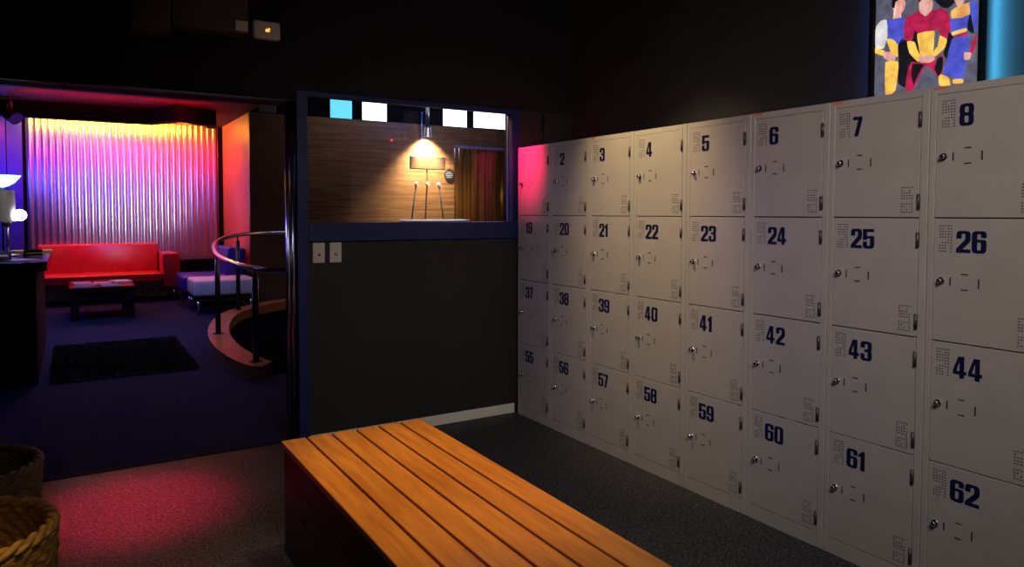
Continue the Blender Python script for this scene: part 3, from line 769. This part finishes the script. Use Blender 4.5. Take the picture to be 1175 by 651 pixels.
scr = [(3.449, 3.793, 2.83, 3.12, 'screen_a', 'cyan glowing screen, leftmost above the plank wall'), (3.965, 4.371, 2.83, 3.13, 'screen_b', 'white glowing screen left of the spotlight stem'),
       (5.382, 5.829, 2.83, 3.15, 'screen_b', 'square white glowing screen right of the spotlight stem'), (5.965, 6.70, 2.84, 3.14, 'screen_c', 'wide pale glowing screen above the strip curtain')]
for (xa, xb, za, zb, m, lab) in scr:
    t = thing('light_screen', lab, 'screen', ((xa+xb)/2, YW+.09, za), 0, 'glowing screens above the plank wall')
    h = (xb-xa)/2
    b = MB(); b.box(-h-.02, h+.02, -.04, 0, -.0, zb-za+.02, bev=.004); b.build('housing', M['black'], t)
    b = MB(); b.box(-h, h, -.044, -.039, .012, zb-za); b.build('panel', M[m], t)

# ------------------------------------------------------------------ lights
def aim(o, tgt):
    d = Vector(tgt)-o.location; o.rotation_euler = d.to_track_quat('-Z', 'Y').to_euler()
def spot(name, loc, tgt, col, power, size, blend=.5, rad=.05):
    l = bpy.data.lights.new(name, 'SPOT'); l.color = col; l.energy = power; l.spot_size = math.radians(size); l.spot_blend = blend; l.shadow_soft_size = rad
    o = bpy.data.objects.new(name, l); COL.objects.link(o); o.location = loc; aim(o, tgt); return o
def area(name, loc, tgt, col, power, sx, sy):
    l = bpy.data.lights.new(name, 'AREA'); l.shape = 'RECTANGLE'; l.size = sx; l.size_y = sy; l.color = col; l.energy = power
    o = bpy.data.objects.new(name, l); COL.objects.link(o); o.location = loc; aim(o, tgt); return o
def point(name, loc, col, power, rad=.05):
    l = bpy.data.lights.new(name, 'POINT'); l.color = col; l.energy = power; l.shadow_soft_size = rad
    o = bpy.data.objects.new(name, l); COL.objects.link(o); o.location = loc; return o
# near room: warm downlights, plus added fills
spot('downlight_lockers', (1.80, 2.85, 2.85), (2.567, 2.85, 1.60), (1, .72, .36), 150, 52, 1.0)
spot('downlight_bench', (1.45, 2.5, 2.85), (1.08, 2.25, .45), (1, .68, .34), 150, 42, .9)
f_ = area('room_fill', (.9, .1, 2.7), (2.6, 2.7, .6), (1, .9, .86), 15, 1.0, 1.0); f_.data.spread = math.radians(92)
spot('basket_fill', (.3, 1.4, 2.6), (-.36, 2.28, .5), (1, .66, .22), 130, 17, .9)  # spot added to brighten the basket rim
# added spots: imitated lounge spill, floor and carpet fill, jamb reflections
spot('red_spill_floor', (.18, 4.24, 1.94), (.22, 3.72, 0), (1, .004, .08), 700, 31, 1.0, .1)
spot('floor_fill', (.55, 2.6, 2.8), (.75, 3.1, 0), (1, .95, .9), 34, 44, 1.0, .1)
spot('carpet_blue', (.1, 6.0, 2.7), (.1, 5.6, 0), (.12, .2, 1), 26, 74, 1.0, .2)
spot('red_spill_locker', (1.98, 3.98, 2.36), (2.567, 3.97, 1.74), (1, .008, .12), 250, 31, 1, .05)  # added inside the locker room, imitates red light from the lounge
spot('violet_spill_locker', (-.2, 4.0, 1.5), (2.567, 3.3, .8), (.6, .5, 1), 22, 50, 1, .2)
spot('jamb_pink', (.2, 5.0, 1.9), (1.06, 4.13, 1.75), (1, .1, .5), 14, 24, 1, .1)
spot('jamb_blue', (.3, 5.0, 1.5), (1.06, 4.13, 1.3), (.25, .25, 1), 40, 30, 1, .1)
# cove lights on the corrugated wall; after them the desk bulb and added washes
for k in range(6):
    x = -.35+.4*k
    point('cove_lamp', (x, 12.86, 2.76), (1, .50-.04*k, .01), 13, .03)
spot('magenta_wash', (.0, 12.0, 2.48), (.0, 13.1, 2.3), (1, .04, .65), 65, 110, 1, .05)
spot('red_wash', (1.45, 12.0, 2.45), (1.5, 13.1, 2.2), (1, .012, .06), 85, 110, 1, .05)
spot('violet_wash', (.6, 10.9, 2.0), (.8, 13.1, 1.8), (.22, .14, 1), 130, 72, 1, .05)  # unseen lamp in mid-air, added to tint the ribs violet
spot('bulb_light', (-.375, 7.70, 1.345), (.75, 13.1, 1.9), (.95, .93, 1), 900, 24, .8, .05)
spot('desk_fill', (-.35, 6.3, 2.4), (-.42, 7.9, 1.2), (1, .88, .78), 26, 34, .9)  # added spot to brighten the desk lamp and counter
spot('wall_white', (.8, 10.9, 1.40), (.8, 13.1, 1.42), (.85, .82, 1), 26, 56, 1, .04)  # unseen mid-air lamp added for the white streak on the ribs
spot('red_down', (.15, 12.45, 2.6), (.15, 12.6, .4), (1, .03, .04), 130, 70, .9)
spot('side_wall_red', (1.75, 12.0, 2.78), (2.235, 12.0, 1.6), (1, .03, .03), 44, 110, .8)
spot('side_wall_pink', (1.3, 11.6, 1.0), (2.235, 11.8, 1.2), (1, .09, .2), 14, 110, .9)
c_ = area('ceiling_red', (.55, 10.1, 2.45), (.55, 10.5, 2.83), (1, .01, .02), 14, 2.1, .05); c_.data.spread = math.radians(75)
point('blue_left', (-1.0, 12.3, 1.95), (.01, .03, 1), 34, .1)
spot('red_left', (-1.0, 12.85, 2.80), (-1.0, 13.1, 2.5), (1, .03, .05), 24, 100, .8)
l_ = area('lounge_blue', (.3, 8.8, 2.75), (.5, 9.0, 0), (.25, .3, 1), 20, .6, .6); l_.data.spread = math.radians(120)
spot('bead_warm', (2.1, 5.0, 2.3), (2.6, 4.26, 1.75), (1, .7, .4), 12, 40, .8)  # added to give the window bead a warm edge
spot('pink_ottoman', (1.2, 10.3, 2.6), (1.5, 10.5, .4), (1, .25, .55), 60, 36, .9)
spot('blue_chair', (1.5, 11.0, 2.5), (1.75, 11.5, .5), (.25, .25, 1), 34, 45, .8)
spot('kerb_warm', (2.2, 7.2, 2.6), (1.4, 7.4, 0), (1, .5, .35), 22, 90, .8)
# bar behind the window
spot('easel_spot', (5.02, 10.70, 2.68), (5.03, 10.88, 1.9), (1, .74, .42), 900, 104, 1, .03)
spot('easel_front', (4.86, 10.2, 2.66), (4.90, 10.6, 2.05), (1, .74, .42), 130, 60, .9, .03)
area('bar_warm', (4.4, 9.0, 3.2), (4.6, 10.9, 1.4), (1, .58, .32), 8, 1.6, .4)
point('bar_blue', (5.0, 9.6, 3.2), (.15, .35, 1), 20, .05)  # added for blue highlights on the stem and the strips
point('bar_glint', (5.6, 9.6, 2.6), (.9, .8, 1), 6, .03)
point('passage_amber', (6.4, 11.7, 1.7), (1, .6, .16), 14)  # unseen lamp added behind the strips for their amber glow
spot('counter_spot', (3.0, 5.9, 2.7), (3.0, 6.0, 1.3), (1, .95, .9), 90, 60, .5)
# poster halo
area('poster_halo_right', (3.008, 1.408, 2.05), (3.04, 1.365, 2.05), (.08, .55, 1), 2.0, .01, .7)
area('poster_halo_left', (3.01, 1.875, 2.05), (3.04, 1.92, 2.05), (.12, .25, 1), .5, .01, .7)

w = bpy.data.worlds.new('World'); scene.world = w; w.use_nodes = True
w.node_tree.nodes['Background'].inputs['Color'].default_value = (.1, .1, .16, 1)
w.node_tree.nodes['Background'].inputs['Strength'].default_value = .02

# ------------------------------------------------------------------ camera
F, CY, PITCH, ROLL, YAW, HC = 821.86, 277.52, .03911, .00142, .55235, 1.35919
cam = bpy.data.cameras.new('camera'); cam.sensor_fit = 'HORIZONTAL'; cam.sensor_width = 36
cam.lens = F*36/1175; cam.shift_y = (CY-325.5)/1175; cam.clip_start = .02; cam.clip_end = 100
co = bpy.data.objects.new('camera', cam); COL.objects.link(co)
fwd = Vector((math.sin(YAW)*math.cos(PITCH), math.cos(YAW)*math.cos(PITCH), -math.sin(PITCH)))
r = Vector((math.cos(YAW), -math.sin(YAW), 0)); u = r.cross(fwd)
r2 = r*math.cos(ROLL)+u*math.sin(ROLL); u2 = u*math.cos(ROLL)-r*math.sin(ROLL)
m = Matrix((r2, u2, -fwd)).transposed().to_4x4(); m.translation = (0, 0, HC)
co.matrix_world = m
scene.camera = co
scene.view_settings.view_transform = 'Standard'
scene.view_settings.look = 'None'
